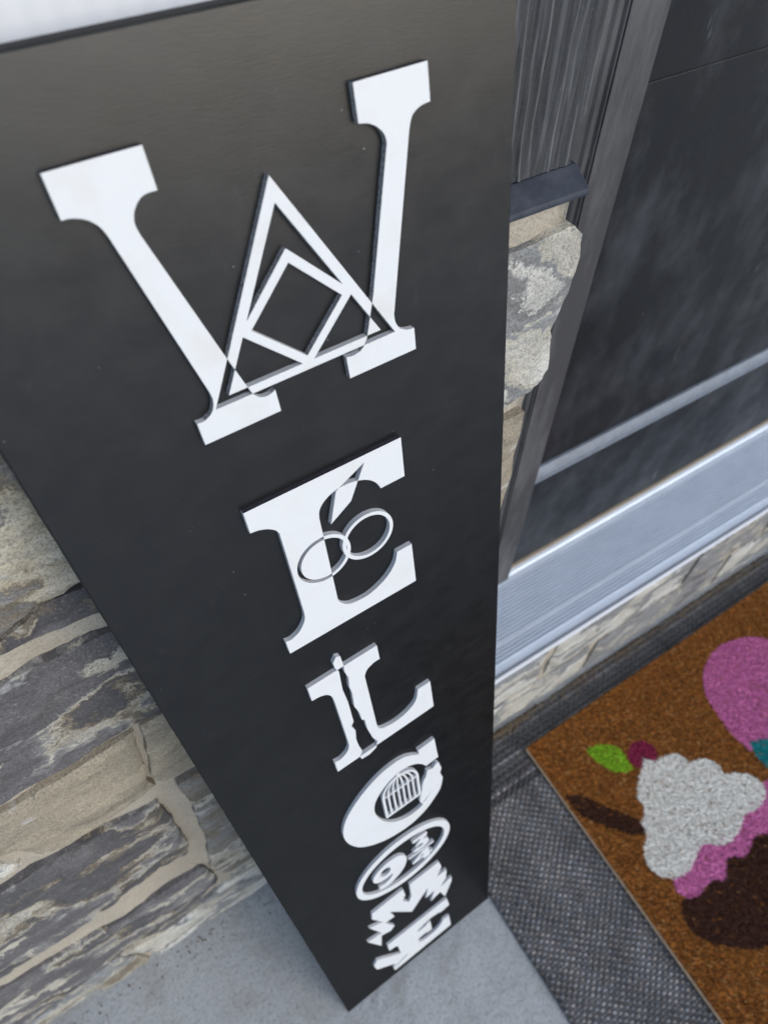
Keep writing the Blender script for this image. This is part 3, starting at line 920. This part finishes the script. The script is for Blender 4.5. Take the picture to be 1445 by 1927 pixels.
def stitch(x, y, lx, ly, h, col):
    s_ = len(V)
    for (a, b, c) in ((-1, -1, 0), (1, -1, 0), (1, 1, 0), (-1, 1, 0), (-.55, -.62, 1), (.55, -.62, 1), (.55, .62, 1), (-.55, .62, 1)):
        V.append((x + a * lx / 2, y + b * ly / 2, RZ + (h if c else -0.0006)))
        C.append((*col, 1))
    for q in ((4, 5, 6, 7), (0, 1, 5, 4), (1, 2, 6, 5), (2, 3, 7, 6), (3, 0, 4, 7)):
        F.append(tuple(s_ + t for t in q))
ny_ = int((RY1 - RY0) / SYP)
nx__ = int((RX1 - RX0) / SXP)
for j in range(ny_):
    y = RY1 - 0.003 - j * SYP
    if y < -0.52:
        break
    for i in range(nx__):
        x = RX0 + 0.0036 + i * SXP
        if x > 1.5 or (y < 0.165 and x > 0.53):
            break
        t = band_tone(x, y)
        over = (i + j) % 2
        if y > RY1 - 0.09:
            over = 0 if (j % 2) else 1
        lum = rnd.uniform(0.20, 0.38) if over else rnd.uniform(0.10, 0.19)
        lum *= t * (0.92 + 0.4 * noise.noise((x * 16, y * 16, 4)) + 0.25 * noise.noise((x * 70, y * 6, 9)))
        warm = rnd.uniform(-.06, .08)
        col = (lum * (1.03 + warm), lum, lum * (1.0 - warm))
        jx, jy = rnd.uniform(-.0004, .0004), rnd.uniform(-.0004, .0004)
        if over:
            stitch(x + jx, y + jy, SXP * 1.05, SYP * 0.86, 0.0019, col)
        else:
            stitch(x + jx, y + jy, SXP * 0.80, SYP * 1.02, 0.0010, col)
o = new_mesh('weave', V, F, mat_attr('woven_yarn', 0.85, 900, 0.3), rug, colors=C)
o['kind'] = 'stuff'

# ------------------------------------------------------------------ coir doormat
MZ = 0.0165
mat_o = thing('doormat', 'brown coir doormat printed with cupcakes lying on the grey rug', 'doormat', (0.95, -0.12, 0.0065))
mc = [(509, 176), (1330, 178), (1318, -450), (493, -450)]
PR = {
    'leaf': ((0.24, 0.46, 0.02), [(604, 108, 's'), (622, 109, 's'), (642, 101, 's'), (662, 80, 's'), (660, 55, 's'), (655, 34), (636, 40, 's'), (617, 58, 's'), (608, 80, 's')]),
    'cherry': ((0.26, 0.02, 0.065), ellipse(692, 45, 30, 27, 24)),
    'bleaf': ((0.055, 0.020, 0.010), [(512, 66), (540, 50, 's'), (564, 12, 's'), (594, -27, 's'), (606, -62), (575, -52, 's'), (535, -8, 's'), (514, 28, 's')]),
    'choc': ((0.055, 0.020, 0.011), [(900, -160), (737, -160), (690, -160), (637, -170), (598, -178), (573, -170), (552, -188, 's'), (548, -216, 's'), (566, -246, 's'), (608, -282, 's'), (660, -304, 's'), (740, -330, 's'), (850, -340, 's'), (930, -280, 's')]),
    'band': ((0.68, 0.19, 0.42), [(900, -120), (830, -115), (772, -125), (728, -140), (689, -138), (663, -122), (617, -135), (581, -138), (572, -160, 's'), (580, -175, 's'), (600, -183, 's'), (622, -178, 's'), (639, -180, 's'), (652, -190, 's'), (666, -186, 's'), (680, -171, 's'), (697, -171, 's'), (717, -184, 's'), (735, -178, 's'), (760, -170, 's'), (785, -180, 's'), (820, -172, 's'), (860, -182, 's'), (905, -170)]),
    'cream': ((0.86, 0.84, 0.76), [(689, 40), (703, 24, 's'), (726, 21, 's'), (750, 11, 's'), (759, -12), (776, -18, 's'), (793, -28, 's'), (802, -48, 's'), (796, -64), (824, -78, 's'), (842, -99, 's'), (845, -121, 's'), (825, -138, 's'), (795, -140, 's'), (772, -135), (750, -146, 's'), (728, -152, 's'), (705, -152, 's'), (689, -146), (676, -133, 's'), (663, -130), (640, -138, 's'), (612, -146, 's'), (580, -140, 's'), (560, -118, 's'), (560, -92, 's'), (579, -72), (590, -66, 's'), (599, -52, 's'), (600, -42), (614, -36, 's'), (624, -24, 's'), (625, -7), (640, 8)]),
    'blob': ((0.62, 0.17, 0.38), [(1100, 85, 's'), (1058, 113, 's'), (995, 125, 's'), (936, 109, 's'), (895, 71, 's'), (881, 31, 's'), (872, -18, 's'), (876, -62), (923, -66), (1000, -90), (1090, -40, 's'), (1130, 30, 's')]),
    'teal': ((0.012, 0.24, 0.25), [(890, -48), (925, -62, 's'), (1000, -90, 's'), (990, -160), (940, -150, 's'), (900, -125, 's'), (878, -100, 's'), (878, -75, 's')]),
}
prints = [(c, np.array(smooth_path(p) if len(p[0]) == 2 or True else p)) for c, p in PR.values()]
def inside_np(poly, x, y):
    r = np.zeros(len(x), bool)
    n_ = len(poly)
    j = n_ - 1
    for i in range(n_):
        xi, yi = poly[i]
        xj, yj = poly[j]
        if yi != yj:
            r ^= ((yi > y) != (yj > y)) & (x < (xj - xi) * (y - yi) / (yj - yi) + xi)
        j = i
    return r
rng = np.random.default_rng(4)
def coir_colour(x, y, jitter):
    """dye colour at mm position; brown coir where unprinted"""
    n_ = len(x)
    b = np.array([0.255, 0.092, 0.017])[None, :] * rng.uniform(0.35, 1.65, (n_, 1)) * (1 + rng.uniform(-.1, .1, (n_, 3)))
    pale = rng.random(n_) < 0.05
    b[pale] = np.array([0.42, 0.22, 0.08])
    for c, p in prints:
        m_ = inside_np(p, x + rng.normal(0, jitter, n_), y + rng.normal(0, jitter, n_))
        q = np.array(c)[None, :] * rng.uniform(0.72, 1.2, (n_, 1))
        miss = rng.random(n_) < 0.04
        q[miss] = b[miss] * 0.8
        b[m_] = q[m_]
    return b
# slab with dyed top
gx, gy = np.meshgrid(np.linspace(0, 1, 230), np.linspace(0, 1, 180))
A, B, Cc, D = (np.array(p, float) for p in mc)
P = ((1 - gx)[..., None] * (1 - gy)[..., None] * A + gx[..., None] * (1 - gy)[..., None] * B + gx[..., None] * gy[..., None] * Cc + (1 - gx)[..., None] * gy[..., None] * D).reshape(-1, 2)
zz = MZ - 0.0035 + rng.uniform(-.0012, .0012, len(P))
tv = np.column_stack([P / 1000, zz])
W_ = 230
tf = [(j * W_ + i, (j + 1) * W_ + i, (j + 1) * W_ + i + 1, j * W_ + i + 1) for j in range(179) for i in range(229)]
tc = np.column_stack([coir_colour(P[:, 0], P[:, 1], 0.5) * 0.95, np.ones(len(P))])
M_coir = mat_attr('dyed_coir', 0.95, 700, 0.3)
new_mesh('coir_bed', tv.tolist(), tf, M_coir, mat_o, colors=tc)
M_back = mat_simple('mat_backing', (0.50, 0.37, 0.25), 0.9, (0.36, 0.25, 0.15), 0, 120, 0.4)
bv_ = []
for z in (0.0068, MZ - 0.0049):
    for p in mc:
        bv_.append((p[0] / 1000 - (0.0035 if p[0] < 700 else 0), p[1] / 1000, z))
new_mesh('backing', bv_, [(0, 1, 2, 3), (4, 5, 6, 7), (0, 4, 5, 1), (1, 5, 6, 2), (2, 6, 7, 3), (3, 7, 4, 0)], M_back, mat_o)
# fibres: thin upright slivers
NF = 210000
fx = rng.uniform(0, 1, NF)
fy = rng.uniform(0, 1, NF)
Q = ((1 - fx)[:, None] * (1 - fy)[:, None] * A + fx[:, None] * (1 - fy)[:, None] * B + fx[:, None] * fy[:, None] * Cc + (1 - fx)[:, None] * fy[:, None] * D)
col = coir_colour(Q[:, 0], Q[:, 1], 1.0)
ang = rng.uniform(0, 2 * math.pi, NF)
ln = rng.uniform(0.002, 0.0043, NF)
lean = rng.uniform(0.6, 1.35, NF)
wd_ = rng.uniform(0.0005, 0.0010, NF)
b0 = np.column_stack([Q / 1000, np.full(NF, MZ - 0.0038)])
dirv = np.column_stack([np.cos(ang) * np.sin(lean), np.sin(ang) * np.sin(lean), np.cos(lean)])
a2 = rng.uniform(0, 2 * math.pi, NF)
sv = np.column_stack([np.cos(a2), np.sin(a2), np.zeros(NF)]) * wd_[:, None]
fv = np.stack([b0 - sv, b0 + sv, b0 + dirv * ln[:, None]], 1).reshape(-1, 3)
base = np.array(mat_o.location)
me = bpy.data.meshes.new('coir_pile')
me.vertices.add(NF * 3)
me.vertices.foreach_set('co', (fv - base).astype(np.float32).ravel())
me.loops.add(NF * 3)
me.loops.foreach_set('vertex_index', np.arange(NF * 3, dtype=np.int32))
me.polygons.add(NF)
me.polygons.foreach_set('loop_start', np.arange(0, NF * 3, 3, dtype=np.int32))
me.update(calc_edges=True)
me.materials.append(M_coir)
at = me.color_attributes.new('Col', 'FLOAT_COLOR', 'POINT')
cc4 = np.repeat(np.column_stack([col, np.ones(NF)]), 3, 0).astype(np.float32)
at.data.foreach_set('color', cc4.ravel())
o = bpy.data.objects.new('coir_pile', me)
sc.collection.objects.link(o)
o.parent = mat_o
o['kind'] = 'stuff'

# ------------------------------------------------------------------ grit along the foot of the step and wall
M_grit = mat_simple('dry_grit', (0.09, 0.06, 0.035), 0.95, (0.26, 0.20, 0.13), 0, 300)
V, F = [], []
rnd = random.Random(77)
ICO = [(0, 0, 1), (.89, 0, .45), (.28, .85, .45), (-.72, .53, .45), (-.72, -.53, .45), (.28, -.85, .45), (0, 0, -.6)]
IF = [(0, 1, 2), (0, 2, 3), (0, 3, 4), (0, 4, 5), (0, 5, 1), (6, 2, 1), (6, 3, 2), (6, 4, 3), (6, 5, 4), (6, 1, 5)]
def crumb(x, y, z, r):
    s_ = len(V)
    for p in ICO:
        V.append((x + p[0] * r * rnd.uniform(.6, 1.3), y + p[1] * r * rnd.uniform(.6, 1.3), z + p[2] * r * rnd.uniform(.5, 1.0)))
    for q in IF:
        F.append(tuple(s_ + t for t in q))
for i in range(4200):
    x = rnd.uniform(0.38, 1.5)
    d = abs(rnd.gauss(0, 0.010))
    if noise.noise((x * 9, 2, 0)) + rnd.uniform(-.5, .5) < -0.1:
        continue
    r_ = rnd.uniform(0.0006, 0.0026)
    crumb(x, 0.2365 - d, RZ + 0.0015 + r_ * .5 if 0.2365 - d < RY1 else r_ * .5, r_)
for i in range(350):
    x = rnd.uniform(-0.7, 0.3)
    r_ = rnd.uniform(0.0005, 0.0020)
    crumb(x, 0.226 - abs(rnd.gauss(0, 0.02)), r_ * .5, r_)
o = new_mesh('grit', V, F, M_grit)
tag(o, 'brown grit and crumbs gathered along the foot of the wall and step', 'grit', 'stuff')
